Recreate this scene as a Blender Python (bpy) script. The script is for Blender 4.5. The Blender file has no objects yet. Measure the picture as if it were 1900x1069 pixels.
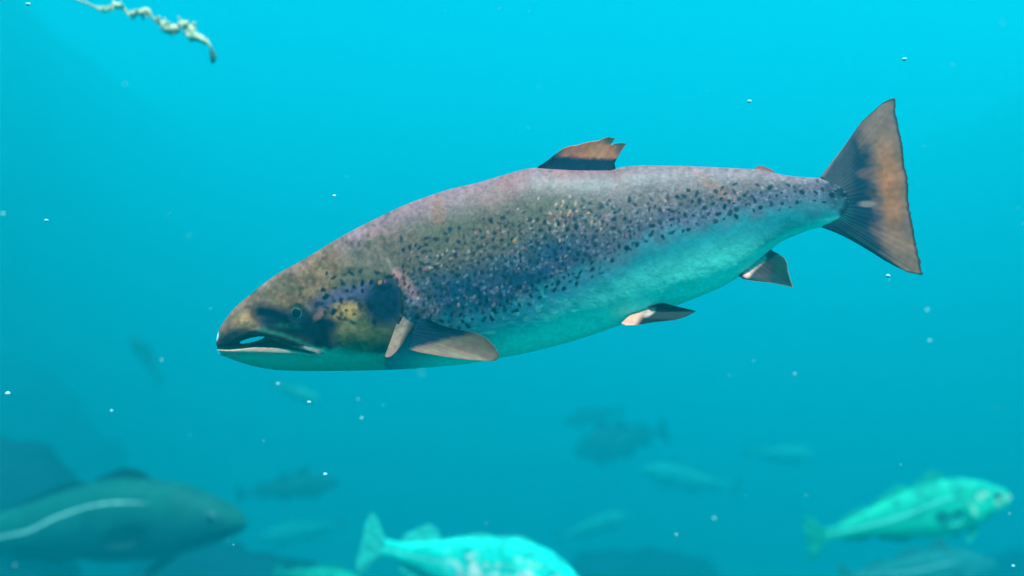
import bpy, math, random
import numpy as np
from mathutils import Vector

rng = np.random.default_rng(7)
random.seed(7)
R = math.radians
scene = bpy.context.scene
COL = scene.collection

# ------------------------------------------------------------------ camera
PXW, PXH, FPX = 1900.0, 1069.0, 1583.0        # photo size and focal length in photo pixels
cam_d = bpy.data.cameras.new('camera')
cam = bpy.data.objects.new('camera', cam_d)
COL.objects.link(cam)
cam.location = (0, 0, 0)
cam.rotation_euler = (R(90), 0, 0)
cam_d.sensor_width = 36.0
cam_d.lens = 36.0 * FPX / PXW
cam_d.clip_start = 0.02
cam_d.clip_end = 400
cam_d.dof.use_dof = True
cam_d.dof.focus_distance = 0.84
cam_d.dof.aperture_fstop = 2.4
scene.camera = cam

# ------------------------------------------------------------------ sky, sun, exposure
SUN_EL, SUN_AZ = 68.0, 160.0        # degrees; azimuth clockwise from +Y (the view direction)
world = bpy.data.worlds.new('World')
scene.world = world
world.use_nodes = True
wn = world.node_tree.nodes
wl = world.node_tree.links
bg = wn['Background']
sky = wn.new('ShaderNodeTexSky')
sky.sky_type = 'NISHITA'
sky.sun_disc = False
sky.sun_elevation = R(SUN_EL)
sky.sun_rotation = R(SUN_AZ)
wmix = wn.new('ShaderNodeMix')
wmix.data_type = 'RGBA'
wmix.blend_type = 'MULTIPLY'
wmix.inputs[0].default_value = 1.0
wl.new(sky.outputs[0], wmix.inputs[6])
wmix.inputs[7].default_value = (0.02, 0.80, 0.85, 1)      # daylight after the sea surface has filtered it
wl.new(wmix.outputs[2], bg.inputs['Color'])
bg.inputs['Strength'].default_value = 0.06

sun_d = bpy.data.lights.new('sun', 'SUN')
sun_d.energy = 5.0
sun_d.angle = R(3.0)
sun_d.color = (1.0, 0.95, 0.88)
sun = bpy.data.objects.new('sun', sun_d)
COL.objects.link(sun)
sd = Vector((math.sin(R(SUN_AZ)) * math.cos(R(SUN_EL)), math.cos(R(SUN_AZ)) * math.cos(R(SUN_EL)), math.sin(R(SUN_EL))))
sun.rotation_euler = sd.to_track_quat('Z', 'Y').to_euler()
sun.location = (0, 0, 20)

vs = scene.view_settings
vs.view_transform = 'Standard'
vs.look = 'None'
vs.gamma = 1.0
vs.use_curve_mapping = False
vs.exposure = 2.27

cy = scene.cycles
cy.volume_bounces = 3
cy.max_bounces = 6
cy.diffuse_bounces = 2
cy.glossy_bounces = 2
cy.transmission_bounces = 3
cy.use_denoising = True
cy.filter_width = 1.5
cy.sample_clamp_indirect = 6.0

# ------------------------------------------------------------------ helpers
def tag(o, label=None, cat=None, group=None, kind=None):
    if label: o['label'] = label
    if cat: o['category'] = cat
    if group: o['group'] = group
    if kind: o['kind'] = kind
    return o

def empty(name, loc):
    o = bpy.data.objects.new(name, None)
    o.empty_display_size = 0.05
    COL.objects.link(o)
    o.location = loc
    return o

def srgb(c):
    c = np.asarray(c, float) / 255.0
    return np.where(c <= 0.04045, c / 12.92, ((c + 0.055) / 1.055) ** 2.4)

def add_mesh(name, verts, faces, mat, parent=None, cols=None, smooth=True, loc=None):
    verts = np.asarray(verts, np.float32)
    me = bpy.data.meshes.new(name)
    faces = np.asarray(faces, np.int32)
    n = faces.shape[1]
    me.vertices.add(len(verts)); me.vertices.foreach_set('co', verts.ravel())
    me.loops.add(faces.size); me.loops.foreach_set('vertex_index', faces.ravel())
    me.polygons.add(len(faces))
    me.polygons.foreach_set('loop_start', np.arange(0, faces.size, n, dtype=np.int32))
    me.polygons.foreach_set('use_smooth', np.full(len(faces), smooth))
    me.update(calc_edges=True)
    me.validate()
    if cols is not None:
        a = me.color_attributes.new('col', 'FLOAT_COLOR', 'POINT')
        c4 = np.ones((len(verts), 4), np.float32); c4[:, :3] = cols
        a.data.foreach_set('color', c4.ravel())
    me.materials.append(mat)
    o = bpy.data.objects.new(name, me)
    COL.objects.link(o)
    if parent is not None: o.parent = parent
    if loc is not None: o.location = loc
    return o

def pchip(xp, yp):
    xp = np.asarray(xp, float); yp = np.asarray(yp, float)
    h = np.diff(xp); d = np.diff(yp) / h
    m = np.zeros_like(yp)
    for i in range(1, len(xp) - 1):
        if d[i-1] * d[i] > 0:
            w1 = 2*h[i] + h[i-1]; w2 = h[i] + 2*h[i-1]
            m[i] = (w1 + w2) / (w1/d[i-1] + w2/d[i])
    m[0] = d[0]; m[-1] = d[-1]
    def f(x):
        x = np.clip(np.asarray(x, float), xp[0], xp[-1])
        i = np.clip(np.searchsorted(xp, x) - 1, 0, len(h) - 1)
        t = (x - xp[i]) / h[i]
        return ((1+2*t)*(1-t)**2*yp[i] + t*(1-t)**2*h[i]*m[i] + t*t*(3-2*t)*yp[i+1] + t*t*(t-1)*h[i]*m[i+1])
    return f

def curve(pts):
    p = np.asarray(pts, float)
    return pchip(p[:, 0], p[:, 1])

def sstep(a, b, x):
    t = np.clip((x - a) / (b - a), 0, 1)
    return t*t*(3-2*t)

def hash2(i, j, s=0):
    h = np.sin(i * 127.1 + j * 311.7 + s * 74.7) * 43758.5453
    return h - np.floor(h)

def vnoise(x, y, s=0):
    i = np.floor(x); j = np.floor(y)
    fx = x - i; fy = y - j
    fx = fx*fx*(3-2*fx); fy = fy*fy*(3-2*fy)
    a = hash2(i, j, s); b = hash2(i+1, j, s); c = hash2(i, j+1, s); d = hash2(i+1, j+1, s)
    return (a*(1-fx)+b*fx)*(1-fy) + (c*(1-fx)+d*fx)*fy

def fbm(x, y, s=0, o=4):
    r = 0; a = 0.5; t = 0
    for k in range(o):
        r = r + a * vnoise(x * 2**k, y * 2**k, s + k); t += a; a *= 0.5
    return r / t

def dline(x, y, pts):
    d = np.full(np.shape(x), 1e9)
    pts = np.asarray(pts, float)
    for (ax, ay), (bx, by) in zip(pts[:-1], pts[1:]):
        vx, vy = bx-ax, by-ay
        t = np.clip(((x-ax)*vx + (y-ay)*vy) / (vx*vx+vy*vy), 0, 1)
        d = np.minimum(d, np.hypot(x-ax-t*vx, y-ay-t*vy))
    return d

def ell(x, y, cx, cy_, rx, ry, rot=0, soft=0.35):
    a = R(rot); c, s = math.cos(a), math.sin(a)
    dx, dy = x-cx, y-cy_
    q = np.hypot((dx*c + dy*s)/rx, (-dx*s + dy*c)/ry)
    return 1 - sstep(1-soft, 1+soft, q)

class Paint:
    """colour field over a set of points; colours given as 0-255 sRGB"""
    def __init__(self, u, v):
        self.u, self.v = u, v
        self.c = np.zeros(u.shape + (3,))
    def fill(self, col, m=1.0):
        m = np.broadcast_to(np.asarray(m, float), self.u.shape)[..., None]
        self.c = self.c * (1-m) + srgb(col) * m
    def mul(self, f):
        self.c = self.c * np.asarray(f)[..., None]

# ------------------------------------------------------------------ materials
def node_mat(name):
    m = bpy.data.materials.new(name)
    m.use_nodes = True
    nt = m.node_tree
    return m, nt, nt.nodes['Principled BSDF']

def skin_mat(name, gain=(1, 1, 1), rough=0.42, spec=0.35, scale=330.0, bump=0.25, transl=0.0, var=0.18):
    m, nt, b = node_mat(name)
    at = nt.nodes.new('ShaderNodeVertexColor'); at.layer_name = 'col'
    tc = nt.nodes.new('ShaderNodeTexCoord')
    nz = nt.nodes.new('ShaderNodeTexNoise')
    nz.inputs['Scale'].default_value = scale * 0.55; nz.inputs['Detail'].default_value = 3
    nt.links.new(tc.outputs['Object'], nz.inputs['Vector'])
    mr = nt.nodes.new('ShaderNodeMapRange')
    mr.inputs[1].default_value = 0.3; mr.inputs[2].default_value = 0.7
    mr.inputs[3].default_value = 1-var; mr.inputs[4].default_value = 1+var
    nt.links.new(nz.outputs['Fac'], mr.inputs[0])
    g = nt.nodes.new('ShaderNodeVectorMath'); g.operation = 'MULTIPLY'
    g.inputs[1].default_value = gain
    nt.links.new(at.outputs['Color'], g.inputs[0])
    g2 = nt.nodes.new('ShaderNodeVectorMath'); g2.operation = 'SCALE'
    nt.links.new(g.outputs[0], g2.inputs[0]); nt.links.new(mr.outputs[0], g2.inputs['Scale'])
    nt.links.new(g2.outputs[0], b.inputs['Base Color'])
    vo = nt.nodes.new('ShaderNodeTexVoronoi'); vo.inputs['Scale'].default_value = scale
    nt.links.new(tc.outputs['Object'], vo.inputs['Vector'])
    bp = nt.nodes.new('ShaderNodeBump'); bp.inputs['Strength'].default_value = bump
    bp.inputs['Distance'].default_value = 0.0012
    nt.links.new(vo.outputs['Distance'], bp.inputs['Height'])
    nt.links.new(bp.outputs[0], b.inputs['Normal'])
    b.inputs['Roughness'].default_value = rough
    b.inputs['Specular IOR Level'].default_value = spec
    if transl > 0:
        tr = nt.nodes.new('ShaderNodeBsdfTranslucent')
        nt.links.new(g2.outputs[0], tr.inputs['Color'])
        mx = nt.nodes.new('ShaderNodeMixShader'); mx.inputs[0].default_value = transl
        out = nt.nodes['Material Output']
        nt.links.new(b.outputs[0], mx.inputs[1]); nt.links.new(tr.outputs[0], mx.inputs[2])
        nt.links.new(mx.outputs[0], out.inputs['Surface'])
    return m

def plain_mat(name, col, rough=0.5, spec=0.4, noise=None, var=0.3):
    m, nt, b = node_mat(name)
    b.inputs['Roughness'].default_value = rough
    b.inputs['Specular IOR Level'].default_value = spec
    if noise:
        tc = nt.nodes.new('ShaderNodeTexCoord')
        nz = nt.nodes.new('ShaderNodeTexNoise')
        nz.inputs['Scale'].default_value = noise; nz.inputs['Detail'].default_value = 6
        nz.inputs['Roughness'].default_value = 0.65
        nt.links.new(tc.outputs['Object'], nz.inputs['Vector'])
        cr = nt.nodes.new('ShaderNodeValToRGB')
        cr.color_ramp.elements[0].position = 0.32; cr.color_ramp.elements[1].position = 0.7
        cr.color_ramp.elements[0].color = tuple(x*(1-var) for x in col) + (1,)
        cr.color_ramp.elements[1].color = tuple(min(1, x*(1+var)) for x in col) + (1,)
        nt.links.new(nz.outputs['Fac'], cr.inputs[0])
        nt.links.new(cr.outputs[0], b.inputs['Base Color'])
        bp = nt.nodes.new('ShaderNodeBump'); bp.inputs['Strength'].default_value = 0.6
        nt.links.new(nz.outputs['Fac'], bp.inputs['Height'])
        nt.links.new(bp.outputs[0], b.inputs['Normal'])
    else:
        b.inputs['Base Color'].default_value = tuple(col) + (1,)
    return m

# ------------------------------------------------------------------ the water itself
def box(name, lo, hi, mat):
    v = [(x, y, z) for x in (lo[0], hi[0]) for y in (lo[1], hi[1]) for z in (lo[2], hi[2])]
    f = [(0,1,3,2), (4,6,7,5), (0,4,5,1), (2,3,7,6), (0,2,6,4), (1,5,7,3)]
    return add_mesh(name, v, f, mat, smooth=False)

mh = bpy.data.materials.new('sea_water')
mh.use_nodes = True
nt = mh.node_tree
nt.nodes.remove(nt.nodes['Principled BSDF'])
pv = nt.nodes.new('ShaderNodeVolumePrincipled')
pv.inputs['Color'].default_value = (0.001, 0.262, 0.316, 1)
pv.inputs['Absorption Color'].default_value = (0.0, 0.325, 0.38, 1)
pv.inputs['Density'].default_value = 0.25
pv.inputs['Anisotropy'].default_value = 0.35
nt.links.new(pv.outputs[0], nt.nodes['Material Output'].inputs['Volume'])
haze = box('haze', (-60, -20, -9.5), (60, 75, 5.0), mh)
tag(haze, 'murky blue-green sea water that fades distant things', 'water', kind='stuff')

# ------------------------------------------------------------------ sea bed, and rock walls that darken the water
def grid_faces(nx, ny):
    i = np.arange(nx-1)[:, None]; j = np.arange(ny-1)[None, :]
    a = i*ny + j
    return np.stack([a, a+ny, a+ny+1, a+1], -1).reshape(-1, 4)

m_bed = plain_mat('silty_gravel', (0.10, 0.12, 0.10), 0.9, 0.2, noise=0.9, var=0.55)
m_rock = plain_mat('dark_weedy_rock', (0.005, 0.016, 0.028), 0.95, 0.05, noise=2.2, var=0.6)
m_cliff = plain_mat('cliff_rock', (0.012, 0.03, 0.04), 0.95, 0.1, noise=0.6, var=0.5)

ax = np.sinh(np.linspace(-3.2, 3.2, 161)) / math.sinh(3.2) * 58
ay = -19 + (np.linspace(0, 1, 181) ** 1.5) * 92
gx, gy = np.meshgrid(ax, ay, indexing='ij')
BED = -6.4
def bed_z(x, y):
    return BED + (fbm(x*0.28+9, y*0.28+3, 1, 5)-0.5)*1.6 + (fbm(x*1.4, y*1.4, 5, 3)-0.5)*0.35 + 0.25*sstep(-3, -9, x)*6
gz = bed_z(gx, gy)
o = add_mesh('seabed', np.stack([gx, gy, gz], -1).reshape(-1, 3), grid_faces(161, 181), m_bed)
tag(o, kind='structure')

# rock wall far out on the left, added and shaped to darken the water there
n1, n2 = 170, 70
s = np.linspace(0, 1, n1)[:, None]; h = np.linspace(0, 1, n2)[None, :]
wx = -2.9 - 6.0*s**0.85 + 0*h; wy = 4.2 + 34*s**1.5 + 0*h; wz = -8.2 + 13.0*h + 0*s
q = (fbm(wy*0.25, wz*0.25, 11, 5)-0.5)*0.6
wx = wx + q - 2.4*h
o = add_mesh('darkening_cliff', np.stack([wx, wy, wz], -1).reshape(-1, 3), grid_faces(n1, n2), m_cliff)
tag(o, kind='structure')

wx2 = 6.6 + 4.6*s**0.9 + 0*h; wy2 = 9 + 30*s**1.3 + 0*h; wz2 = -8.2 + 13.0*h + 0*s  # second wall, added far right only to darken the water at that edge
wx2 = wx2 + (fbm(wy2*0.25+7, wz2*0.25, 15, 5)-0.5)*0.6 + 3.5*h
o = add_mesh('darkening_cliff', np.stack([wx2, wy2, wz2], -1).reshape(-1, 3), grid_faces(n1, n2), m_cliff)
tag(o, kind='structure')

def px(x, y, Y):
    return np.array([(x-950)/FPX*Y, Y, (534.5-y)/FPX*Y])

def ico(sub):
    import bmesh
    bm = bmesh.new()
    bmesh.ops.create_icosphere(bm, subdivisions=sub, radius=1)
    v = np.array([p.co[:] for p in bm.verts]); f = np.array([[q.index for q in p.verts] for p in bm.faces])
    bm.free()
    return v, f
ICO1, ICO2, ICO4, ICO5 = ico(1), ico(2), ico(4), ico(5)

def boulder(loc, size, seed, label, group=None, ic=ICO4):
    v, f = ic
    n = fbm(v[:, 0]*1.3+seed*3.1+v[:, 2], v[:, 1]*1.3+v[:, 2]*1.7+seed, seed, 5)
    n2 = np.abs(fbm(v[:, 0]*2.6-v[:, 2]*2+seed, v[:, 1]*2.6+seed*1.7+v[:, 2], seed+9, 3)-0.5)
    n3 = fbm(v[:, 0]*9+v[:, 2]*5+seed, v[:, 1]*9-v[:, 2]*7, seed+4, 3)
    r = 0.62 + 0.75*n - 0.5*n2 + 0.16*(n3-0.5)
    o = add_mesh('boulder', v*r[:, None]*np.array(size), f, m_rock, loc=loc)
    return tag(o, label, 'rock', group)

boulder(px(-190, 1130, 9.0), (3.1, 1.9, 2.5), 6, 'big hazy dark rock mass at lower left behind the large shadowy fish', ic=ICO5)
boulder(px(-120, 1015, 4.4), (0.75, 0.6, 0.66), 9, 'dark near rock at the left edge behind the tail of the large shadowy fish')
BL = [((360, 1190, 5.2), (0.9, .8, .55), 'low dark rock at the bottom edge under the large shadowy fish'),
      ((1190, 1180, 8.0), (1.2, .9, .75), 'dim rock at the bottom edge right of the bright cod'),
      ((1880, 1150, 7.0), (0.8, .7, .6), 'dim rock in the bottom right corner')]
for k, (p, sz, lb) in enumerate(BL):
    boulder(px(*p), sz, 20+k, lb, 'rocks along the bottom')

# ------------------------------------------------------------------ fish builder
def fish_coords(x, v, D, Y0, O, bend):
    k = Y0 / FPX
    return np.stack([(x-950)*k, Y0 - D*k + bend(x)*k, (534.5-v)*k], -1) - np.array(O)

def heightfield_body(x0, x1, top, bot, width, nx, nv, clus=2.0, flip=False, power=0.85):
    s = np.linspace(0, 1, nx)
    s = np.where(s < 0.12, 0.12*(s/0.12)**clus * 1.0, s) if clus > 1 else s
    x = x0 + (x1-x0)*s if not flip else x1 - (x1-x0)*s
    th = np.linspace(-math.pi/2, math.pi/2, nv)
    X = np.repeat(x[:, None], nv, 1)
    t_, b_ = top(x)[:, None], bot(x)[:, None]
    c = (t_+b_)/2; hh = (b_-t_)/2
    V = c - hh*np.sin(th)[None, :]
    cs = np.clip(np.cos(th), 0, 1)[None, :]
    D = width(x)[:, None]*cs**power
    T = (b_-V)/np.maximum(b_-t_, 1e-6)
    return X, V, D, T

def close_body(X, V, D, cols, Y0, O, bend, name, mat, parent, drop=None):
    nx, nv = X.shape
    near = fish_coords(X, V, D, Y0, O, bend).reshape(-1, 3)
    far = fish_coords(X, V, -D, Y0, O, bend).reshape(-1, 3)
    f = grid_faces(nx, nv)
    if drop is not None:
        d = drop.ravel()
        f = f[~(d[f].all(1))]
    F = np.concatenate([f, f[:, ::-1] + nx*nv])
    c = cols.reshape(-1, 3)
    verts = np.concatenate([near, far]); cc = np.concatenate([c, c])
    # weld the two halves along back and belly so the body is one continuous skin
    idx = np.arange(2*nx*nv)
    rim = np.arange(nx)*nv
    idx[rim + nx*nv] = rim; idx[rim + nv-1 + nx*nv] = rim + nv-1
    F = idx[F]
    used = np.unique(F); re = np.full(2*nx*nv, -1); re[used] = np.arange(len(used))
    return add_mesh(name, verts[used], re[F], mat, parent, cc[used])

def resample(pts, n, param=None):
    p = np.asarray(pts, float)
    if param is None:
        d = np.r_[0, np.cumsum(np.hypot(*np.diff(p[:, :2], axis=0).T))]
        d /= d[-1]
    else:
        d = np.asarray(param, float)
    t = np.linspace(0, 1, n)
    return np.stack([np.interp(t, d, p[:, i]) for i in range(p.shape[1])], -1)

def fin(name, root, edge, Y0, O, bend, lateral, paint, mat, parent, na=90, nb=36, thick=(3.0, 0.8), rays=16, wave=0.6):
    """root and edge: polylines in photo pixels; lateral(a,b): sideways offset in the same unit"""
    r = resample(root, na); e = resample(edge, na)
    a = np.linspace(0, 1, na)[:, None]; b = np.linspace(0, 1, nb)[None, :]
    X = r[:, :1]*(1-b) + e[:, :1]*b
    V = r[:, 1:2]*(1-b) + e[:, 1:2]*b
    ray = np.abs(np.sin(a*math.pi*rays))**0.6
    ridge = (thick[0]*(1-b)**1.5 + thick[1]) * (0.88 + 0.12*ray)
    lat = lateral(a, b) + wave*np.sin(a*math.pi*rays*0.5+b*3)*b
    P = Paint(X, V)
    paint(P, a, b, ray)
    c = np.clip(P.c, 0, 1)
    k = na*nb
    n1 = fish_coords(X, V, lat+ridge/2, Y0, O, bend).reshape(-1, 3)
    n2 = fish_coords(X, V, lat-ridge/2, Y0, O, bend).reshape(-1, 3)
    f = grid_faces(na, nb)
    I = np.arange(k).reshape(na, nb)
    loop = np.concatenate([I[:, 0], I[-1, 1:], I[::-1, -1][1:], I[0, ::-1][1:-1]])
    l2 = np.roll(loop, -1)
    side = np.stack([loop, l2, l2+k, loop+k], -1)
    F = np.concatenate([f, f[:, ::-1]+k, side[:, ::-1]])
    return add_mesh(name, np.concatenate([n1, n2]), F, mat, parent, np.concatenate([c.reshape(-1, 3)]*2))

# ------------------------------------------------------------------ the salmon
SY = 0.88
SO = (px(950, 470, SY)).tolist()
salmon = empty('salmon', SO)
tag(salmon, 'large brown-backed salmon with dark spots swimming left, filling the picture', 'fish')
m_skin = skin_mat('salmon_skin', rough=0.48, spec=0.14, bump=0.09, var=0.09)
m_fin = skin_mat('salmon_fin', gain=(1.45, 0.60, 0.44), rough=0.55, spec=0.12, bump=0.05, transl=0.3, var=0.12)

s_top = curve([(404, 634), (405.5, 622), (408, 614), (419, 596), (437, 572.6), (464, 549), (493, 525.5), (523, 505), (555, 487.5), (590, 467), (634, 440), (670, 420.6), (712, 399.6),
               (754, 380), (796, 364.5), (838, 351), (880, 341.5), (922, 329.5), (965, 317), (990, 312.5), (1020, 314.5), (1080, 317), (1130, 317), (1152, 311), (1195, 307.5), (1254, 308), (1312, 310), (1371, 312.5),
               (1405, 314.5), (1442, 322), (1480, 327.6), (1524, 330), (1550, 334), (1590, 342)])
s_bot = curve([(404, 640), (406, 652), (409, 658.5), (418, 661), (449, 672), (478, 680), (522, 686.5), (582, 688), (655, 687.5), (744, 685), (803, 681), (861, 675.5), (920, 665.5), (980, 654), (1040, 639),
               (1100, 621), (1148, 604), (1220, 580), (1289, 553.7), (1321, 541), (1363, 519), (1400, 490), (1425, 468), (1450, 449), (1476, 437), (1510, 424.5), (1540, 418), (1560, 412), (1590, 404)])
s_wid = curve([(404, 4), (407, 9), (412, 14), (425, 22), (450, 31), (500, 45), (560, 57), (640, 68), (720, 75), (820, 80), (950, 82), (1080, 77), (1200, 66), (1320, 50), (1420, 36), (1490, 23), (1530, 13.5), (1560, 7), (1590, 2)])
def s_bend(x):
    t = np.clip((np.asarray(x, float)-900)/800, -1, 1.2)
    return 8*np.sin(t*2.0)*np.abs(t)       # gentle swimming curve of the body

X, V, D, T = heightfield_body(404, 1590, s_top, s_bot, s_wid, 840, 200, clus=1.7)

# relief -----------------------------------------------------------
m_up = curve([(400, 640), (425, 639), (440, 634), (455, 625), (475, 619), (495, 620), (520, 629), (560, 643), (598, 652)])
m_lo = curve([(400, 647), (425, 647), (455, 645), (490, 641), (520, 641), (560, 646.5), (598, 654)])
mu, ml = m_up(X), m_lo(X)
gap = sstep(mu-1.5, mu+1.5, V) * (1-sstep(ml-1.5, ml+1.5, V)) * (1-sstep(575, 600, X))
hole = ell(X, V, 469, 630.5, 25, 4.6, -13, 0.25) * gap
D0 = D.copy()
g_edge = [(728, 480), (744, 510), (755, 545), (757, 570), (752, 602), (741, 632), (722, 668)]
ge = np.interp(V, [p[1] for p in g_edge], [p[0] for p in g_edge])
inhead = (V > 470)
bul = sstep(ge-110, ge-8, X)*(1-sstep(ge-2, ge+3, X))*sstep(470, 515, V)*(1-sstep(650, 685, V))
D = D + 6.5*bul
D = D + 5.5*np.exp(-(dline(X, V, [(778, 568), (768, 590), (752, 625), (738, 655)])/13.0)**2)      # shoulder girdle behind the gill
D = D - 4.0*np.exp(-(dline(X, V, [(601, 655), (612, 625), (606, 600)])/9.0)**2)                     # fold behind the jaw
D = D + 3.2*np.exp(-(dline(X, V, [(478, 611), (520, 620), (560, 634), (598, 652)])/6.0)**2)         # maxilla
D = D + 2.2*np.exp(-(dline(X, V, [(415, 652), (480, 650), (560, 652), (596, 656)])/6.0)**2)         # lower lip
eyed = np.hypot(X-566, V-580)
D = D - 4.5*np.exp(-(eyed/13)**2) + 1.6*np.exp(-((eyed-20)/5)**2)
D = D - 3.5*ell(X, V, 512, 590, 34, 12, 8, 0.6)
rimfade = np.clip(D0/18, 0, 1)
D = D0 + (D-D0)*rimfade
D = D + (fbm(X/26, V/26, 31, 3)-0.5)*2.2*rimfade
cell = hash2(np.floor((X+V*1.3)/6.2), np.floor((X-V*1.3)/6.2), 3)
D = D*(1-0.80*gap)
D = np.where(hole > 0.5, 0.0, np.maximum(D, 0))
D[:, 0] = 0; D[:, -1] = 0

# colours ------------------------------------------------------------
U = 950 + (X-950)*FPX/(FPX-D)         # where the near flank lies on the side view
W = 534.5 + (V-534.5)*FPX/(FPX-D)
n_lo = fbm(U/70, W/70, 41, 4); n_mid = fbm(U/18, W/18, 47, 3); n_hi = fbm(U/6, W/6, 53, 2)
P = Paint(U, W)
bl = curve([(400, 640), (700, 620), (790, 606), (850, 592), (950, 560), (1050, 515), (1150, 470), (1250, 432), (1350, 403), (1450, 386), (1590, 366)])
B = bl(U) + (n_lo-0.5)*36
P.fill((124, 122, 122))
P.fill((136, 124, 122), sstep(0.35, 0.7, n_lo)*0.8)
P.fill((98, 118, 96), sstep(0.5, 0.75, fbm(U/34, W/22, 59, 3))*0.35)
P.fill((176, 148, 184), sstep(0.76, 0.96, T)*0.9)                         # pinkish crest
P.fill((190, 138, 148), sstep(0.74, 0.9, T)*sstep(0.5, 0.7, fbm(U/55, W/40, 61, 3))*0.4)
rear = sstep(1020, 1230, U)
up = B - W
P.fill((16, 92, 160), (1-sstep(45, 125, up))*(1-rear)*sstep(735, 770, U)*0.95)
P.fill((118, 134, 196), (1-sstep(10, 75, up))*rear*0.85)
P.fill((130, 120, 190), (1-sstep(30, 140, up))*sstep(0.52, 0.7, n_mid)*sstep(750, 800, U)*0.4)
P.fill((150, 124, 140), rear*sstep(0.5, 0.7, fbm(U/40, W/26, 71, 3))*sstep(40, 60, up)*0.8)
P.fill((156, 148, 186), rear*sstep(30, 70, up)*0.5)
P.fill((190, 142, 138), ell(U, W, 1325, 345, 52, 11, 35)*0.45)
P.fill((190, 142, 138), ell(U, W, 812, 392, 14, 26, 0)*0.55)
# head
headm = 1-sstep(ge-6, ge+2, X)
H = headm*(W > 440)
P.fill((160, 134, 118), headm*sstep(660, 600, U)*0.8)
P.fill((166, 134, 108), headm*ell(U, W, 560, 540, 90, 26, -38)*0.6)
P.fill((96, 112, 84), headm*sstep(0.55, 0.7, fbm(U/22, W/16, 113, 3))*0.5)
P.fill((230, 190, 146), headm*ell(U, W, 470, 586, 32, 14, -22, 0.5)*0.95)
P.fill((140, 142, 100), H*ell(U, W, 655, 615, 62, 36, 0, 0.5))
P.fill((190, 170, 130), H*ell(U, W, 645, 622, 34, 24, 0, 0.5)*0.75*sstep(0.3, 0.6, n_mid))
P.fill((112, 116, 180), H*ell(U, W, 650, 552, 75, 20, -14, 0.4)*0.95)
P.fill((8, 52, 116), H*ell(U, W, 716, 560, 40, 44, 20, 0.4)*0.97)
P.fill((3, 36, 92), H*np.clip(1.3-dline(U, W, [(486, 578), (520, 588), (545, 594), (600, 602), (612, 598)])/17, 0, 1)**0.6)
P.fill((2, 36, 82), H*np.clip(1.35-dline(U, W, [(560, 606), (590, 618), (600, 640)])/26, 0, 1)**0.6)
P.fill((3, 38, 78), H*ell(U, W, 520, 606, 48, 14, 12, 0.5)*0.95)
P.fill((246, 196, 128), H*ell(U, W, 640, 577, 30, 17, -8, 0.5)*sstep(0.2, 0.45, n_mid+0.1))
P.fill((20, 50, 60), H*ell(U, W, 634, 583, 4, 5, 0, 0.4)*0.8)
P.fill((214, 150, 160), H*ell(U, W, 592, 585, 13, 6, -50, 0.5)*0.9)
P.fill((12, 50, 66), H*ell(U, W, 432, 627, 30, 13, -22, 0.5)*0.95)
P.fill((44, 150, 140), H*np.clip(1.25-dline(U, W, [(484, 612), (520, 620), (560, 634), (592, 650)])/5.5, 0, 1)*0.95)
P.fill((40, 130, 130), H*ell(U, W, 536, 605, 24, 4.5, 6, 0.5)*0.8)
P.fill((6, 24, 46), gap*sstep(mu-2, mu+2, V)*0.95)
P.fill((8, 32, 52), H*np.clip(1.4-dline(U, W, [(412, 642), (440, 632), (475, 616), (520, 627), (570, 645)])/5, 0, 1)*0.95)
# shoulder behind the gill cover
P.fill((226, 160, 180), np.clip(1.4-dline(U, W, [(738, 508), (752, 524), (768, 545)])/10, 0, 1)*(X > ge-6)*(0.5+0.6*n_mid))
P.fill((160, 140, 160), ell(U, W, 790, 565, 26, 34, -30, 0.5)*(X > ge)*0.6*n_mid*1.6)
P.fill((22, 50, 96), sstep(1520, 1575, U+(n_mid-0.5)*60))                  # dark root of the tail fin
P.c *= np.array([0.64, 0.27, 0.20])
# silvery belly and throat; upwelling green water light painted in, stronger downwards
belly = 1-sstep(-34, 26, up+(n_mid-0.5)*24)
belly = belly*(1-headm)*(1-sstep(1540, 1572, U+(n_mid-0.5)*40))
P.fill((34, 112, 120), belly)
P.fill((74, 104, 128), belly*sstep(-85, -5, up)*(1-rear)*0.7*sstep(0.35, 0.6, n_mid))
dn = -up
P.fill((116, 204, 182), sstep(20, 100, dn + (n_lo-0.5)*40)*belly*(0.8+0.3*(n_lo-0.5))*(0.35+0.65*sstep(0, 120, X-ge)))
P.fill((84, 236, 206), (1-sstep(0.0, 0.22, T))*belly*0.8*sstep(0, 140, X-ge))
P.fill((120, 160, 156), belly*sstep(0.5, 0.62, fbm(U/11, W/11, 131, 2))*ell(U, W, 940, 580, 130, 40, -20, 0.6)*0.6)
low = sstep(640, 656, W - 10*(n_mid-0.5))*headm*(1-sstep(600, 700, U)*(1-sstep(650, 664, W)))
P.fill((36, 164, 138), low)
P.fill((255, 136, 124), H*np.clip(1.6-dline(U, W, [(412, 653), (470, 651), (540, 651), (590, 654)])/6, 0, 1)*(0.75+0.5*(n_mid-0.5))*(1-sstep(600, 615, U)))
P.fill((160, 112, 104), H*np.clip(1.4-dline(U, W, [(566, 645), (585, 651), (599, 655)])/3.2, 0, 1))
P.fill((255, 255, 255), np.clip(1.5-np.hypot((X-406)/4.5, (V-622)/8), 0, 1)*(1-gap))  # bright highlight painted on the snout tip
P.fill((255, 255, 255), np.clip(1.5-np.hypot((X-409)/4.5, (V-655)/6), 0, 1)*(1-gap))  # bright highlight painted on the lower jaw tip
P.fill((1, 7, 20), np.clip(1.3-np.abs(X-ge)/4, 0, 1)*sstep(505, 530, V)*(1-sstep(645, 668, V))*0.95)
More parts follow.
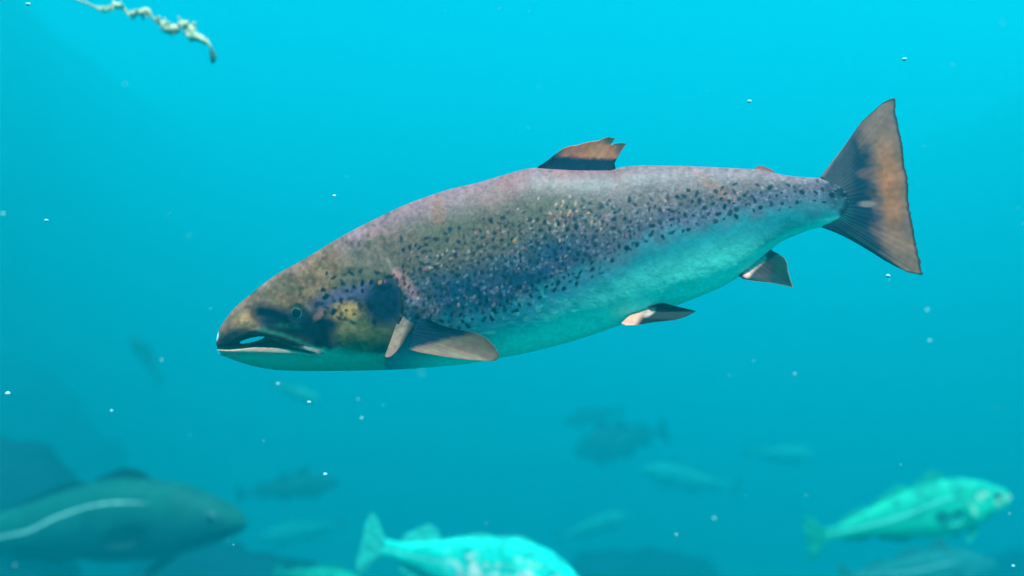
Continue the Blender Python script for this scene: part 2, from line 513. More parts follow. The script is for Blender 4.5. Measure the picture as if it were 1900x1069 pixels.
# scales catching a slightly different tone each
zone = sstep(-30, 40, up)
P.mul(1 + (cell-0.5)*(0.08+0.62*zone)*(1-0.7*headm)*(1-0.5*sstep(0.7, 0.9, T)) + (n_hi-0.5)*(0.10+0.45*zone) + headm*(1-low)*((n_mid-0.5)*1.1+(n_hi-0.5)*0.5))
cell2 = hash2(np.floor((X+V*1.3)/7.4), np.floor((X-V*1.3)/7.4), 17)
P.c = P.c + (srgb((150, 112, 118))-P.c)*((cell2 > 0.9)*sstep(-20, 20, up)*(1-sstep(90, 160, up))*(1-headm)*0.45)[..., None]  # glints painted on a few random scales
# dark spots, pale and golden flecks
def spots(n, col, rmin, rmax, prob, seed, al=0.9, el=1.0):
    g = np.random.default_rng(seed)
    c = 0; tries = 0; pos = []
    while c < n and tries < 40000:
        tries += 1
        u_, w_ = g.uniform(590, 1570), g.uniform(315, 620)
        if g.uniform() > prob(u_, w_): continue
        r_ = g.uniform(rmin, rmax)
        if any((u_-a)**2+(w_-b)**2 < (1.7*(r_+q))**2*0.6 for a, b, q in pos): continue
        pos.append((u_, w_, r_)); c += 1
        i0, i1 = np.searchsorted(U[:, 100], [u_-20, u_+20])
        sl = slice(max(i0-6, 0), i1+6)
        uu, ww = U[sl], W[sl]
        an = g.uniform(0, 6.28); e = g.uniform(0.65, 1.0)
        dx, dy = uu-u_, ww-w_
        qx = dx*math.cos(an)+dy*math.sin(an); qy = -dx*math.sin(an)+dy*math.cos(an)
        q = np.hypot(qx*e, qy/e) + (n_hi[sl]-0.5)*r_*0.9
        m = (1-sstep(r_*0.6, r_*1.25, q))*al*g.uniform(0.7, 1.0)
        P.c[sl] = P.c[sl]*(1-m[..., None]) + srgb(col)*m[..., None]
def p_flank(u, w):
    if u < 745: return 0
    d = float(bl(u)) - w
    lim = 20 if u > 1150 else (2 if u > 850 else 5)
    hi = 150 if u < 950 else max(22, 150 - 85*min(1, (u-950)/230) - 43*min(1, max(0, (u-1180)/250)))
    if d < lim-25 or d > hi+30: return 0
    return min(1, (d-lim+30)/40)*min(1, (hi+30-d)/60)
spots(430, (1, 9, 34), 2.6, 5.5, p_flank, 5, al=1.0)
spots(140, (6, 24, 44), 2.0, 4.0, p_flank, 6, al=0.8)
def p_head(u, w):
    return 1.0 if (590 < u < 742 and abs(w-(552-(u-650)*0.14)) < 24) else (0.15 if 600 < u < 740 and 500 < w < 600 else 0)
spots(40, (1, 8, 30), 3.4, 7.0, p_head, 8, al=1.0)
def p_fleck(u, w):
    a = math.exp(-((u-1040)/55)**2-((w-402)/26)**2) + 0.7*math.exp(-((u-850)/90)**2-((w-470+(u-850)*0.35)/20)**2)
    return min(1, a + 0.05*p_flank(u, w))
spots(60, (206, 120, 112), 1.8, 3.6, p_fleck, 9, al=0.75)
spots(6, (226, 118, 66), 2.0, 4.4, p_fleck, 10, al=0.8)
spots(18, (190, 70, 96), 2.0, 3.4, p_fleck, 12, al=0.7)
body = close_body(X, V, D, np.clip(P.c, 0.001, 1), SY, SO, s_bend, 'body', m_skin, salmon, drop=hole > 0.5)

# eyes
m_iris = plain_mat('salmon_iris', (0.06, 0.13, 0.14), 0.3, 0.3, noise=260, var=0.5)
m_pupil = plain_mat('salmon_pupil', (0.001, 0.003, 0.006), 0.35, 0.15)
kS = SY/FPX
i_e = np.argmin(np.abs(X[:, 100]-567)); j_e = np.argmin(np.abs(V[i_e]-580)); De = D[i_e, j_e]
for sgn in (1, -1):
    v, f = ICO4
    c = np.array([567, 580, sgn*(De-2.0)])
    e = v*np.array([13.5, 5.5, 13.5])
    w_ = fish_coords(np.array(c[0]), np.array(c[1]), np.array(c[2]), SY, SO, s_bend)
    eye = add_mesh('eye', e*kS, f, m_iris, salmon, loc=w_)
    e2 = v*np.array([8.6, 2.8, 8.6]) + np.array([-2.0, -sgn*4.2, 1.0])
    add_mesh('pupil', e2*kS, f, m_pupil, eye)

# fins
def ray_tone(P, ray, amt=0.25):
    P.mul(1 - 0.7*amt*(1-ray))

def paint_tail(P, a, b, ray):
    u, w = P.u, P.v
    n = fbm(u/14, w/9, 81, 3); n2 = fbm(u/40, w/30, 83, 2)
    P.fill((156, 122, 120))
    P.fill((150, 128, 130), sstep(300, 200, w)*0.8)
    P.fill((210, 136, 92), ell(u, w, 1652, 345, 22, 72, -8, 0.8)*0.8)
    P.fill((160, 128, 116), sstep(420, 480, w)*0.8)
    base = curve([(180, 1575), (240, 1590), (290, 1612), (340, 1622), (390, 1632), (430, 1625), (470, 1640), (520, 1670)])(w) + (n-0.5)*34
    P.fill((26, 46, 92), 1-sstep(base-18, base+24, u))
    P.fill((84, 92, 116), (1-sstep(1570, 1596, u))*sstep(380, 340, w)*0.7)
    P.fill((150, 110, 120), ell(u, w, 1606, 322, 14, 9, 0, 0.5)*0.6)
    P.fill((206, 186, 196), ell(u, w, 1612, 378, 16, 5, 0, 0.6)*0.7)  # small white highlight, painted into the fin colour
    P.fill((34, 110, 118), ell(u, w, 1556, 392, 24, 22, 0, 0.6)*0.6)
    P.fill((40, 66, 96), ell(u, w, 1600, 445, 40, 20, 30, 0.5)*0.8)
    P.fill((20, 62, 80), sstep(0.955, 0.985, b + 0*a)*0.9)
    P.fill((166, 110, 122), sstep(0.05, 0.02, a + 0*b)*0.7)
    P.fill((52, 62, 84), sstep(0.95, 0.985, a + 0*b)*0.6)
    P.mul(0.8+0.45*n)
    ray_tone(P, ray, 0.18)
er = np.random.default_rng(2)
edge = resample([(1572, 266), (1600, 225), (1640, 189), (1653, 183), (1661, 181), (1664, 215), (1675, 270), (1685, 330), (1692, 390), (1704, 450), (1719, 511), (1690, 505), (1650, 485), (1600, 455), (1572, 438)], 120)
edge[:, 0] += np.where((edge[:, 1] > 185) & (edge[:, 0] > 1655), er.uniform(-1.6, 1.6, 120), 0)
fin('tail_fin', [(1526, 328), (1536, 345), (1540, 372), (1537, 400), (1528, 421)], edge, SY, SO, s_bend,
    lambda a, b: 5*np.sin(a*6.0)*b*b + 0*a, paint_tail, m_fin, salmon, na=220, nb=90, thick=(12, 1.0), rays=34, wave=0.7)

def paint_dorsal(P, a, b, ray):
    u, w = P.u, P.v
    n = fbm(u/10, w/8, 91, 3)
    P.fill((206, 134, 106))
    P.fill((206, 132, 122), sstep(1090, 1060, u)*0.85)
    P.fill((210, 156, 122), ell(u, w, 1110, 280, 22, 14, 0, 0.5)*0.8)
    P.fill((36, 92, 98), sstep(1112, 1130, u)*sstep(274, 264, w)*0.9)
    P.fill((90, 100, 110), sstep(1138, 1150, u)*0.8)
    P.fill((50, 96, 118), sstep(1050, 1025, u)*0.9)
    lim = 292 + (u-1050)*0.05 + (n-0.5)*8
    P.fill((18, 44, 92), sstep(lim-5, lim+4, w))
    P.mul(0.8+0.4*n); ray_tone(P, ray, 0.25)
fin('dorsal_fin', [(997, 322), (1040, 324), (1090, 326), (1144, 323)],
    [(998, 310), (1014, 300), (1030, 287), (1046, 276), (1058, 272), (1072, 270), (1085, 266), (1100, 263), (1112, 262), (1120, 257), (1129, 255), (1141, 257), (1136, 265), (1131, 271), (1142, 267), (1151, 266), (1162, 267), (1155, 278), (1147, 289), (1138, 300), (1141, 309)],
    SY, SO, s_bend, lambda a, b: 9*(1-b)*0 + 6*b*b, paint_dorsal, m_fin, salmon, na=170, nb=50, thick=(9, 1.0), rays=14)

def paint_adi(P, a, b, ray):
    P.fill((150, 104, 120)); P.fill((90, 84, 104), sstep(0.6, 1, b+0*a)*0.6)
fin('adipose_fin', [(1398, 318), (1416, 320), (1436, 324)], [(1401, 312), (1407, 307.5), (1416, 307.5), (1428, 312), (1440, 319), (1437, 322)],
    SY, SO, s_bend, lambda a, b: 0*a*b, paint_adi, m_fin, salmon, na=30, nb=12, thick=(8, 3), rays=1, wave=0)

def paint_anal(P, a, b, ray):
    u, w = P.u, P.v
    n = fbm(u/10, w/8, 95, 3)
    P.fill((20, 50, 66)); P.fill((66, 58, 76), ell(u, w, 1412, 505, 14, 30, 10, 0.6)*0.7)
    P.fill((20, 76, 86), sstep(1425, 1445, u)*0.7)
    P.fill((8, 44, 60), sstep(512, 520, w)*0.7)
    P.fill((232, 206, 222), np.clip(1.5-dline(u, w, [(1381, 509), (1396, 494), (1414, 479)])/6, 0, 1))
    P.fill((180, 200, 205), sstep(0.96, 1, b+0*a)*0.6)
    P.mul(0.8+0.4*n); ray_tone(P, ray, 0.3)
fin('anal_fin', [(1368, 512), (1390, 490), (1408, 472), (1426, 458)], [(1372, 519), (1400, 523), (1430, 526), (1450, 530), (1468, 534), (1464, 520), (1460, 504), (1459, 490), (1455, 479), (1446, 472), (1434, 466)],
    SY, SO, s_bend, lambda a, b: 4+22*(1-a)*(0.4+b), paint_anal, m_fin, salmon, na=90, nb=36, thick=(7, 1.0), rays=9)

def paint_pelvic(P, a, b, ray):
    u, w = P.u, P.v
    P.fill((2, 14, 40))
    P.fill((8, 40, 62), sstep(1250, 1275, u)*0.6)
    P.fill((216, 190, 190), (1-sstep(1178, 1192, u+(w-585)*0.9))*0.95)
    P.fill((206, 206, 226), ell(u, w, 1199, 578, 12, 5, -35, 0.5)*0.9)
    ray_tone(P, ray, 0.25)
for sgn in (1, -1):
    fin('pelvic_fin', [(1146, 598), (1158, 588), (1172, 578), (1184, 570)],
        [(1152, 601), (1175, 600), (1200, 596), (1240, 592), (1262, 586), (1281, 576), (1262, 571), (1240, 566), (1222, 561), (1204, 565)],
        SY, SO, s_bend, lambda a, b, s=sgn: s*(26+20*b+22*(1-a)), paint_pelvic, m_fin, salmon, na=70, nb=40, thick=(7, 1.0), rays=8)

def paint_pect(P, a, b, ray):
    u, w = P.u, P.v
    n = fbm(u/9, w/7, 99, 3)
    P.fill((132, 116, 118)); P.fill((112, 126, 108), sstep(0.5, 0.7, n)*0.6)
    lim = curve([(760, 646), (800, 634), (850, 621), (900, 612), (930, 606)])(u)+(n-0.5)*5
    P.fill((16, 52, 92), sstep(lim+4, lim-5, w)*sstep(905, 860, u))  # dark membrane wedge, with the shadow behind the gill flap painted in
    P.fill((70, 96, 104), sstep(0.93, 1, b+0*a)*0.7)
    P.mul(0.8+0.4*n); ray_tone(P, ray, 0.25)
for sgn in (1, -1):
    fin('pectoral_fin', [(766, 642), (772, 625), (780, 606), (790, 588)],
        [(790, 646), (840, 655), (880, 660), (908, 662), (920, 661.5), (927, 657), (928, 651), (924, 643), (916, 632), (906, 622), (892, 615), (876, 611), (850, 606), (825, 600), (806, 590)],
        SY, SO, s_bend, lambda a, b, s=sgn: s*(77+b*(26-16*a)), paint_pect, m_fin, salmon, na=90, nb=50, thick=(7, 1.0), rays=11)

def paint_flap(P, a, b, ray):
    u, w = P.u, P.v
    n = fbm(u/9, w/7, 103, 3)
    P.fill((206, 190, 170)); P.fill((140, 150, 130), sstep(0.45, 0.7, n)*0.6); P.fill((226, 180, 186), sstep(0.8, 1, b+0*a)*0.6)
    P.fill((56, 84, 100), np.clip(sstep(0.35, 0.9, a+0*b)+sstep(0.6, 0.1, b+0*a), 0, 1)*0.9); P.c *= np.array([0.6, 0.6, 0.75])
for sgn in (1, -1):
    fin('gill_membrane', [(757, 566), (766, 558), (780, 558), (796, 572)], [(728, 654), (731, 657), (738, 655), (746, 648), (766, 622)],
        SY, SO, s_bend, lambda a, b, s=sgn: s*(60+33*b**0.7*(1-0.6*a)+7*np.sin(a*math.pi)*b), paint_flap, m_fin, salmon, na=40, nb=40, thick=(8, 2.0), rays=3, wave=0)

# ------------------------------------------------------------------ cod-like fish around it
def cod(name, loc_px, L, Y, label, group, tone, facing=1, tilt=0.0, bend_amt=10.0, squash=1.0, line=0.5, seed=1, parts=True, extra=None, gain=1.0, nx=180, nv=48, yaw=0.0, fins=True, mat=None, lcurve=None, sag=0.0, fh=1.0, lw=1.0, fhs=(1, 1, 1)):
    """A cod in a side view L photo-pixels long whose snout end faces facing (+1 right); built about its own centre at distance Y."""
    cx, cyy = loc_px
    O = px(cx, cyy, Y)
    root = empty(name, O)
    tag(root, label, 'fish', group)
    root.rotation_euler = (0, R(tilt)*1.0, R(yaw))
    f = facing
    # local pixel frame: s runs 0 (snout) .. 1 (tail root)
    hs = L/2
    def toX(s): return 950 + f*(hs - s*L)
    tp = curve([(0, 0.006), (0.015, -0.022), (0.05, -0.045), (0.12, -0.078), (0.22, -0.105), (0.34, -0.112), (0.5, -0.092), (0.65, -0.062), (0.78, -0.036), (0.86, -0.026), (0.93, -0.026)])
    bt = curve([(0, 0.010), (0.015, 0.026), (0.05, 0.045), (0.12, 0.07), (0.25, 0.108), (0.38, 0.118), (0.5, 0.094), (0.65, 0.056), (0.78, 0.034), (0.86, 0.024), (0.93, 0.024)])
    wd = curve([(0, 0.012), (0.03, 0.034), (0.1, 0.058), (0.22, 0.076), (0.38, 0.074), (0.55, 0.05), (0.75, 0.024), (0.88, 0.011), (0.93, 0.003)])
    s = np.linspace(0, 1, nx)**1.15*0.93
    th = np.linspace(-math.pi/2, math.pi/2, nv)
    S = np.repeat(s[:, None], nv, 1)
    t_, b_ = tp(s)[:, None]*squash, bt(s)[:, None]*squash
    c = (t_+b_)/2; hh = (b_-t_)/2
    Vv = c - hh*np.sin(th)[None, :]
    Dd = wd(s)[:, None]*np.clip(np.cos(th), 0, 1)[None, :]**0.85
    gill = 0.24 - (Vv*2.2)**2
    Dd = Dd + 0.006*sstep(gill-0.06, gill, S)*(1-sstep(gill, gill+0.008, S))*np.clip(Dd/0.02, 0, 1)
    Dd[:, 0] = 0; Dd[:, -1] = 0
    mouth = np.exp(-((Vv-(0.012+S*0.22))/0.004)**2)*(1-sstep(0.07, 0.1, S))
    Dd = Dd*(1-0.5*mouth)
    Tn = (b_-Vv)/np.maximum(b_-t_, 1e-6)
    def bend(x): 
        q = (np.asarray(x)-950)*f/L
        return bend_amt*np.sin(q*4.2+0.4)*(0.4-q)*1.2
    a = S*L; bq = Vv*L
    n1 = fbm(a/40+seed*7, bq/30, seed, 4); n2 = fbm(a/12, bq/12+seed, seed+5, 3)
    P = Paint(a, bq)
    P.fill(tone['back'])
    P.fill(tone['mark'], sstep(0.5, 0.62, n2)*sstep(0.3, 0.6, Tn)*0.75)
    ll = curve(lcurve or [(0, 0.62), (0.2, 0.74), (0.35, 0.72), (0.5, 0.6), (0.65, 0.5), (0.93, 0.5)])(S)
    P.fill(tone['belly'], 1-sstep(ll-0.34, ll-0.06, Tn+(n1-0.5)*0.2))
    P.fill(tone['line'], np.clip(1.4-np.abs(Tn-ll)/(lw*(0.016+0.03*sstep(0.4, 0.6, S))), 0, 1)*sstep(0.24, 0.34, S)*line)
    P.mul(0.75+0.5*n1)
    if extra: extra(P, S, Vv, Tn, n1, n2)
    X_ = toX(S); V_ = 534.5 + (Vv+sag*sstep(0.35, 0.75, S))*L
    kk = Y/FPX
    class Z: pass
    Oc = (0.0, Y, 0.0)
    close_body(X_, V_, Dd*L, np.clip(P.c*gain, 0.001, 1), Y, Oc, bend, 'body', mat or m_cod, root)
    if not fins: return root
    finm = m_codfin
    def fp(pts): return [(toX(p[0]), 534.5+(p[1]*squash+sag*float(sstep(0.35, 0.75, p[0])))*L) for p in pts]
    def pf(P, a, b, ray):
        P.fill(tone['fin']); P.mul(0.7+0.5*fbm(P.u/9, P.v/9, seed, 2)); P.c *= gain; ray_tone(P, ray, 0.2)
    z = lambda a, b: 0*a*b
    fin('tail_fin', fp([(0.9, -0.024), (0.905, 0), (0.9, 0.024)]), fp([(0.915, -0.035), (0.942, -0.066), (0.97, -0.088), (0.99, -0.084), (0.998, -0.045), (0.993, 0), (0.998, 0.045), (0.99, 0.084), (0.97, 0.088), (0.942, 0.066), (0.915, 0.035)]), Y, Oc, bend, z, pf, finm, root, na=50, nb=20, thick=(0.014*L, 1), rays=16)
    for A, C, h0, h1 in [(A, C, p*fh*g, q*fh*g) for (A, C, p, q), g in zip(((0.27, 0.42, 0.075, 0.02), (0.45, 0.64, 0.06, 0.018), (0.67, 0.82, 0.045, 0.016)), fhs)]:
        r = [(A, float(tp(A))+0.012), ((A+C)/2, float(tp((A+C)/2))+0.012), (C, float(tp(C))+0.012)]
        e = [(A+0.004, float(tp(A))-0.004), (A+0.02, float(tp(A+0.02))-h0*0.55), (A+0.045, float(tp(A+0.045))-h0*0.9), (A+0.07, float(tp(A+0.07))-h0), (A+0.095, float(tp(A+0.095))-h0*0.85), (C-0.01, float(tp(C))-h1*1.6), (C+0.01, float(tp(C))-h1), (C+0.006, float(tp(C)))]
        fin('dorsal_fin', fp(r), fp(e), Y, Oc, bend, z, pf, finm, root, na=36, nb=12, thick=(0.012*L, 1), rays=11)
    for A, C, h0 in ((0.48, 0.64, 0.05*fh), (0.67, 0.81, 0.04*fh)):
        r = [(A, float(bt(A))-0.012), ((A+C)/2, float(bt((A+C)/2))-0.012), (C, float(bt(C))-0.012)]
        e = [(A+0.004, float(bt(A))+0.004), (A+0.02, float(bt(A+0.02))+h0*0.5), (A+0.045, float(bt(A+0.045))+h0*0.9), (A+0.07, float(bt(A+0.07))+h0), (A+0.1, float(bt(A+0.1))+h0*0.75), (C+0.01, float(bt(C))+0.016), (C+0.006, float(bt(C)))]
        fin('anal_fin', fp(r), fp(e), Y, Oc, bend, z, pf, finm, root, na=36, nb=12, thick=(0.012*L, 1), rays=10)
    for sgn in (1, -1):
        fin('pectoral_fin', fp([(0.25, 0.0), (0.255, 0.02), (0.26, 0.04)]), fp([(0.28, -0.012), (0.34, 0.0), (0.37, 0.03), (0.36, 0.055), (0.3, 0.055)]), Y, Oc, bend, lambda a, b, s=sgn: s*L*(0.075+0.03*b)+0*a, pf, finm, root, na=24, nb=14, thick=(0.01*L, 1), rays=8)
        fin('pelvic_fin', fp([(0.2, 0.088), (0.215, 0.094), (0.23, 0.1)]), fp([(0.205, 0.11), (0.25, 0.15), (0.27, 0.155), (0.26, 0.125), (0.245, 0.108)]), Y, Oc, bend, lambda a, b, s=sgn: s*L*(0.03+0.025*b)+0*a, pf, finm, root, na=18, nb=10, thick=(0.008*L, 1), rays=5)
        i_ = np.argmin(np.abs(s-0.085)); j_ = np.argmin(np.abs(Vv[i_]+0.022))
        v, fc = ICO2
        cpt = fish_coords(np.array(toX(0.085)), np.array(534.5-0.022*L*squash), np.array(sgn*Dd[i_, j_]*L*0.97), Y, Oc, bend)
        eye = add_mesh('eye', v*np.array([0.02, 0.008, 0.02])*L*kk, fc, m_codeye, root, loc=cpt)
        add_mesh('pupil', (v*np.array([0.011, 0.004, 0.011])+np.array([0, -sgn*0.0062, 0]))*L*kk, fc, m_pupil, eye)
    return root

m_cod = skin_mat('cod_skin', gain=(0.6, 0.6, 0.55), rough=0.6, spec=0.08, scale=160, bump=0.15)
m_codpale = skin_mat('pale_cod_skin', gain=(1.0, 0.6, 0.55), rough=0.6, spec=0.08, scale=160, bump=0.15)
m_codfin = skin_mat('cod_fin', gain=(0.6, 0.6, 0.55), rough=0.6, spec=0.2, scale=120, bump=0.1, transl=0.35)
m_codeye = plain_mat('cod_iris', (0.04, 0.09, 0.09), 0.4, 0.3)

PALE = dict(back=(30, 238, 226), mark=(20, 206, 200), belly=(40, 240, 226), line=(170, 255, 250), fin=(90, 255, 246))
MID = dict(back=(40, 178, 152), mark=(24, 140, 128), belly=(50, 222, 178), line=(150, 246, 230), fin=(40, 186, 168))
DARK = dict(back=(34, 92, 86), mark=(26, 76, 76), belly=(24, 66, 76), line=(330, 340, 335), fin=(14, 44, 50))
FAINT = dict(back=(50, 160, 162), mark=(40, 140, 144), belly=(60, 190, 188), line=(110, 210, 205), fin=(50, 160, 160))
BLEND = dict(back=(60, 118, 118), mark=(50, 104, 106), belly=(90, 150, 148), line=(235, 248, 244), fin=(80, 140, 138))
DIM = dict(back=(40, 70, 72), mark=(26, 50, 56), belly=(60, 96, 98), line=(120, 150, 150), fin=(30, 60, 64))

def ex_bright(P, S, Vv, Tn, n1, n2):
    m = sstep(0.52, 0.6, fbm(P.u/11, P.v/9, 77, 2))*(1-sstep(0.55, 0.66, S))*(1-sstep(0.75, 0.85, Tn))*sstep(0.3, 0.45, Tn)
    P.fill((255, 250, 250), m)
    P.fill((20, 180, 180), sstep(0.56, 0.66, fbm(P.u/10+4, P.v/9, 79, 2))*(1-sstep(0.5, 0.62, S))*sstep(0.2, 0.4, Tn)*0.6)
cod('cod', (880, 1056), 432, 2.3, 'bright pale cyan cod at the bottom edge, its tail and back showing', 'cod around the salmon', PALE, facing=1, tilt=14, seed=3, mat=m_codpale, nv=90, extra=ex_bright, gain=0.95, line=0.35, squash=1.5, fhs=(0.12, 0.2, 1.1))

def ex_right(P, S, Vv, Tn, n1, n2):
    P.fill((240, 226, 200), sstep(0.5, 0.66, n2)*(1-sstep(0.2, 0.25, S))*sstep(0.25, 0.4, Tn)*(1-sstep(0.7, 0.8, Tn)))
    P.fill((20, 96, 104), ell(S, Vv, 0.36, 0.02, 0.035, 0.03, 0, 0.4)*0.9)
cod('cod', (1680, 956), 395, 2.9, 'greenish cod with a pale lateral line facing right, near the right edge', 'cod around the salmon', MID, facing=1, tilt=-11, seed=5, extra=ex_right, bend_amt=22, line=0.9, fh=0.55, gain=1.2, squash=1.15)
cod('cod', (125, 962), 670, 3.2, 'large shadowy dark cod with a shining white lateral line at lower left', 'cod around the salmon', DARK, facing=1, tilt=1, seed=8, line=1.0, bend_amt=26, sag=0.045, fh=0.4, lw=0.42, nv=130, nx=260, lcurve=[(0.0, 0.7), (0.3, 0.78), (0.4, 0.76), (0.5, 0.68), (0.6, 0.5), (0.7, 0.44), (0.93, 0.45)])
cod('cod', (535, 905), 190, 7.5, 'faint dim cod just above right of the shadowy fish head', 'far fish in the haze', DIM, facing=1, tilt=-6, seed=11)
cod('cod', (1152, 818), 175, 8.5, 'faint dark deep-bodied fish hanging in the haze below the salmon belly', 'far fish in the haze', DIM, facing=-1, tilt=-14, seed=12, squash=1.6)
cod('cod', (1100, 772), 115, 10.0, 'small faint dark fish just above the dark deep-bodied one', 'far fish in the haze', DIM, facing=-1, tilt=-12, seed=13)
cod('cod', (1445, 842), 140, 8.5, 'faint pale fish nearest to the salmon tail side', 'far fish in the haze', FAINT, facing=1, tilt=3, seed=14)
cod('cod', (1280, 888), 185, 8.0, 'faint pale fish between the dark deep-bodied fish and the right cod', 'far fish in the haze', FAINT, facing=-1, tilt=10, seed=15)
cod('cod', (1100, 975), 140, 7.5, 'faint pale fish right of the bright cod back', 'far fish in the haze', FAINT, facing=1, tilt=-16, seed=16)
cod('cod', (596, 1072), 170, 4.0, 'pale green fish rising from the bottom edge left of the bright cod tail', 'cod around the salmon', MID, facing=1, tilt=10, seed=17, fins=True)
cod('cod', (1700, 1058), 300, 4.6, 'dim fish below the right cod, only its pale side stripe clear', 'cod around the salmon', BLEND, facing=1, tilt=-4, seed=18, line=1.0)
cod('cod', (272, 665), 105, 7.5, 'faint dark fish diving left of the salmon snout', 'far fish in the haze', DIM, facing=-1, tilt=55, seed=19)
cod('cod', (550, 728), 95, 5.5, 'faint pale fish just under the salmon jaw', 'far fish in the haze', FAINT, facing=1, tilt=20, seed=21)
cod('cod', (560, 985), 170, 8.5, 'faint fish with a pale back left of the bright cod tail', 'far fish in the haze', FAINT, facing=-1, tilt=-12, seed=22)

# ------------------------------------------------------------------ ragged weed strand, top left
m_weed = plain_mat('pale_encrusted_weed', (0.62, 0.38, 0.24), 0.8, 0.2, noise=90, var=0.6)
m_weedg = plain_mat('greenish_weed', (0.16, 0.30, 0.22), 0.8, 0.2, noise=60, var=0.5)
m_weedd = plain_mat('dark_weed_tip', (0.05, 0.09, 0.08), 0.8, 0.2, noise=60, var=0.4)
WY = 1.3
WO = px(250, 10, WY)
weed = empty('seaweed', WO)
tag(weed, 'ragged pale strand of drifting weed hanging in from the top left', 'seaweed')
path = np.array([(60, -34), (110, -14), (150, 2), (178, 14), (196, 19), (207, 13), (218, 10), (230, 17), (241, 28), (256, 25), (272, 21), (283, 33), (299, 45), (311, 51), (325, 56), (333, 47), (341, 45), (351, 51), (356, 64), (371, 71), (384, 79), (393, 90)], float)
rad = 0.85*np.array([1.2, 1.4, 1.6, 2, 4.0, 2.4, 4.6, 2.0, 1.5, 3.5, 5.5, 1.6, 4, 9, 6.5, 3, 6.5, 4.5, 8, 5.5, 3.5, 1.0])
wr = np.random.default_rng(21)
def tube(path, rad, n=220, m=14, rough=0.5, seed=0):
    t = np.linspace(0, 1, len(path)); tt = np.linspace(0, 1, n)
    p = np.stack([pchip(t, path[:, 0])(tt), pchip(t, path[:, 1])(tt)], -1); r = np.interp(tt, t, rad)
    d = np.gradient(p, axis=0); d /= np.linalg.norm(d, axis=1)[:, None]
    nrm = np.stack([-d[:, 1], d[:, 0]], -1)
    ph = np.linspace(0, 2*math.pi, m, endpoint=False)
    rr = r[:, None]*(1-rough/2+rough*1.6*(fbm(tt[:, None]*46+seed+0*ph[None], np.cos(ph)[None]*1.5+np.sin(ph)[None]*0.7+3+0*tt[:, None], seed, 3)))
    rr[0] = 0.01; rr[-1] = 0.01
    x = p[:, :1]+nrm[:, :1]*np.cos(ph)*rr; v = p[:, 1:]+nrm[:, 1:]*np.cos(ph)*rr; dd = np.sin(ph)*rr
    I = np.arange(n*m).reshape(n, m); J = np.roll(I, -1, 1)
    F = np.stack([I[:-1], I[1:], J[1:], J[:-1]], -1).reshape(-1, 4)
    return x, v, dd, F
x, v, dd, F = tube(path, rad, rough=1.1, seed=4)
nob = lambda x: np.zeros(np.shape(x))
add_mesh('stem', fish_coords(x, v, dd, WY, WO, nob).reshape(-1, 3), F, m_weed, weed)
for k in range(84):
    i = wr.integers(1, len(path)-1) if k < 14 else [4, 6, 9, 10, 12, 13, 14, 16, 18, 19][wr.integers(0, 10)]
    q = path[i] + (path[i-1]-path[i])*wr.uniform(0, 0.6)
    an = wr.uniform(0, 6.28); ln = wr.uniform(5, 22)*(0.7 if i < 9 else 1); z0 = wr.uniform(-6, 6)
    tip = q + np.array([math.cos(an), 0.8*math.sin(an)])*ln
    midp = (q+tip)/2 + wr.uniform(-4, 4, 2)
    x, v, dd, F = tube(np.array([q, midp, tip]), np.array([wr.uniform(0.8, 2.2), wr.uniform(0.7, 2.8), 0.4]), n=16, m=8, rough=1.3, seed=k)
    add_mesh('frond', fish_coords(x, v, dd+z0+np.linspace(0, wr.uniform(-8, 8), 16)[:, None], WY, WO, nob).reshape(-1, 3), F, m_weed if k % 5 else m_weedg, weed)
x, v, dd, F = tube(np.array([(391, 86), (394, 98), (396, 108), (393, 118)], float), np.array([1.5, 4, 5, 1.5]), n=30, m=9, rough=0.9, seed=77)
add_mesh('frond', fish_coords(x, v, dd, WY, WO, nob).reshape(-1, 3), F, m_weedd, weed)

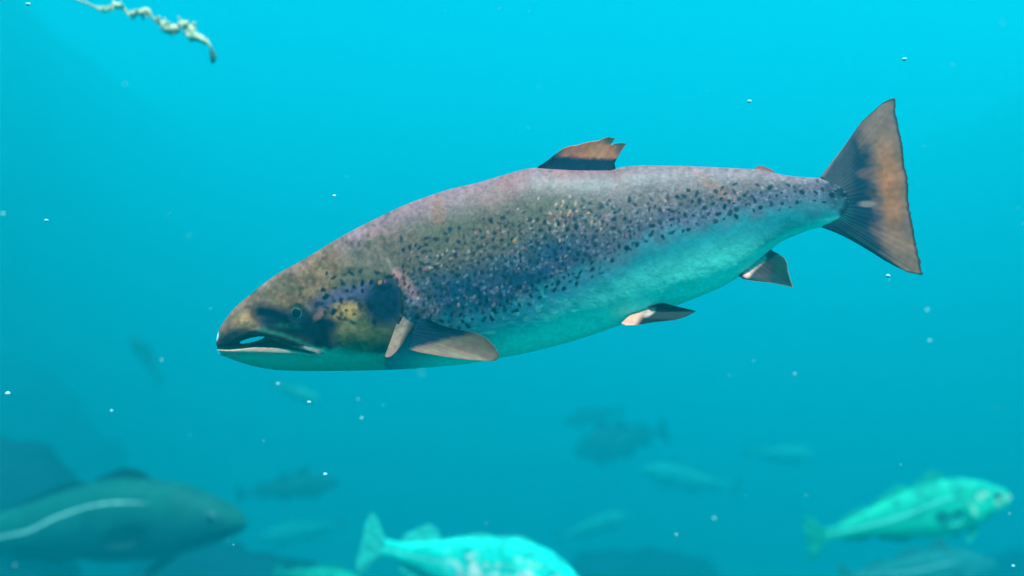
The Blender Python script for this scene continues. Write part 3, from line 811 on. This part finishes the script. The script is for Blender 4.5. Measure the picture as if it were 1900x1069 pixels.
# ------------------------------------------------------------------ drifting specks
m_speck = plain_mat('white_speck', (0.5, 0.54, 0.55), 0.7, 0.2)
SP = [(1678, 110, 5, 'white speck above and right of the salmon tail fin'), (1390, 188, 5, 'white speck above the small fin on the salmon back'), (620, 364, 4, 'white speck above the salmon shoulder'),
      (86, 409, 4, 'white speck near the left edge at mid height'), (14, 730, 5, 'bright speck at the left edge above the dark rock'), (52, 8, 5, 'white speck in the top left corner beside the weed'),
      (1648, 512, 4.5, 'white speck just under the salmon tail fin'), (574, 746, 4, 'bright speck under the salmon jaw'), (603, 880, 4, 'speck at the faint dim cod above the pale fish'),
      (1325, 962, 3.5, 'small speck halfway between the bright cod and the right cod'), (1474, 694, 3, 'dim speck below the salmon anal fin'), (207, 762, 3, 'dim speck above the large shadowy fish'),
      (671, 776, 3, 'dim speck below the salmon throat'), (1720, 575, 3, 'upper of two dim specks below the salmon tail tip'), (6, 397, 3.5, 'speck cut by the left edge at mid height'),
      (1725, 632, 3, 'lower of two dim specks below the salmon tail tip'), (515, 712, 3, 'dim speck close under the front of the salmon jaw'), (1255, 992, 2.5, 'tiny speck near the bottom right of the bright cod'),
      (300, 668, 2.5, 'tiny speck left of the salmon snout'), (1880, 1050, 3, 'dim speck in the bottom right corner')]
pr = np.random.default_rng(5)
for k, (a, b, r_, lb) in enumerate(SP):
    Y = pr.uniform(0.76, 0.95) if r_ >= 4 else pr.uniform(0.95, 1.5)
    v, f = ICO2
    n = 0.7+0.7*vnoise(v[:, 0]*2+k*3, v[:, 1]*2+v[:, 2]*2, k)
    o = add_mesh('drifting_speck', v*n[:, None]*r_*0.68*Y/FPX*np.array([1.25, 1, 0.85]), f, m_speck, loc=px(a, b, Y))
    tag(o, lb, 'speck', 'drifting specks')

# finest suspended matter, too small to count
v, f = ICO1
mv, mf = [], []
for k in range(150):
    Y = 0.45 + 3.2*pr.uniform()**1.4
    p = px(pr.uniform(-100, 2000), pr.uniform(-60, 1130), Y)
    if 0.75 < Y < 1.0: continue
    mv.append(v*pr.uniform(0.0002, 0.0007)*(0.6+0.5*Y)*np.array([1.3, 1, 0.8]) + p); mf.append(f + len(v)*(len(mv)-1))
o = add_mesh('suspended_silt', np.concatenate(mv), np.concatenate(mf), m_speck)
tag(o, 'fine pale silt hanging in the water all round the salmon', 'silt', kind='stuff')
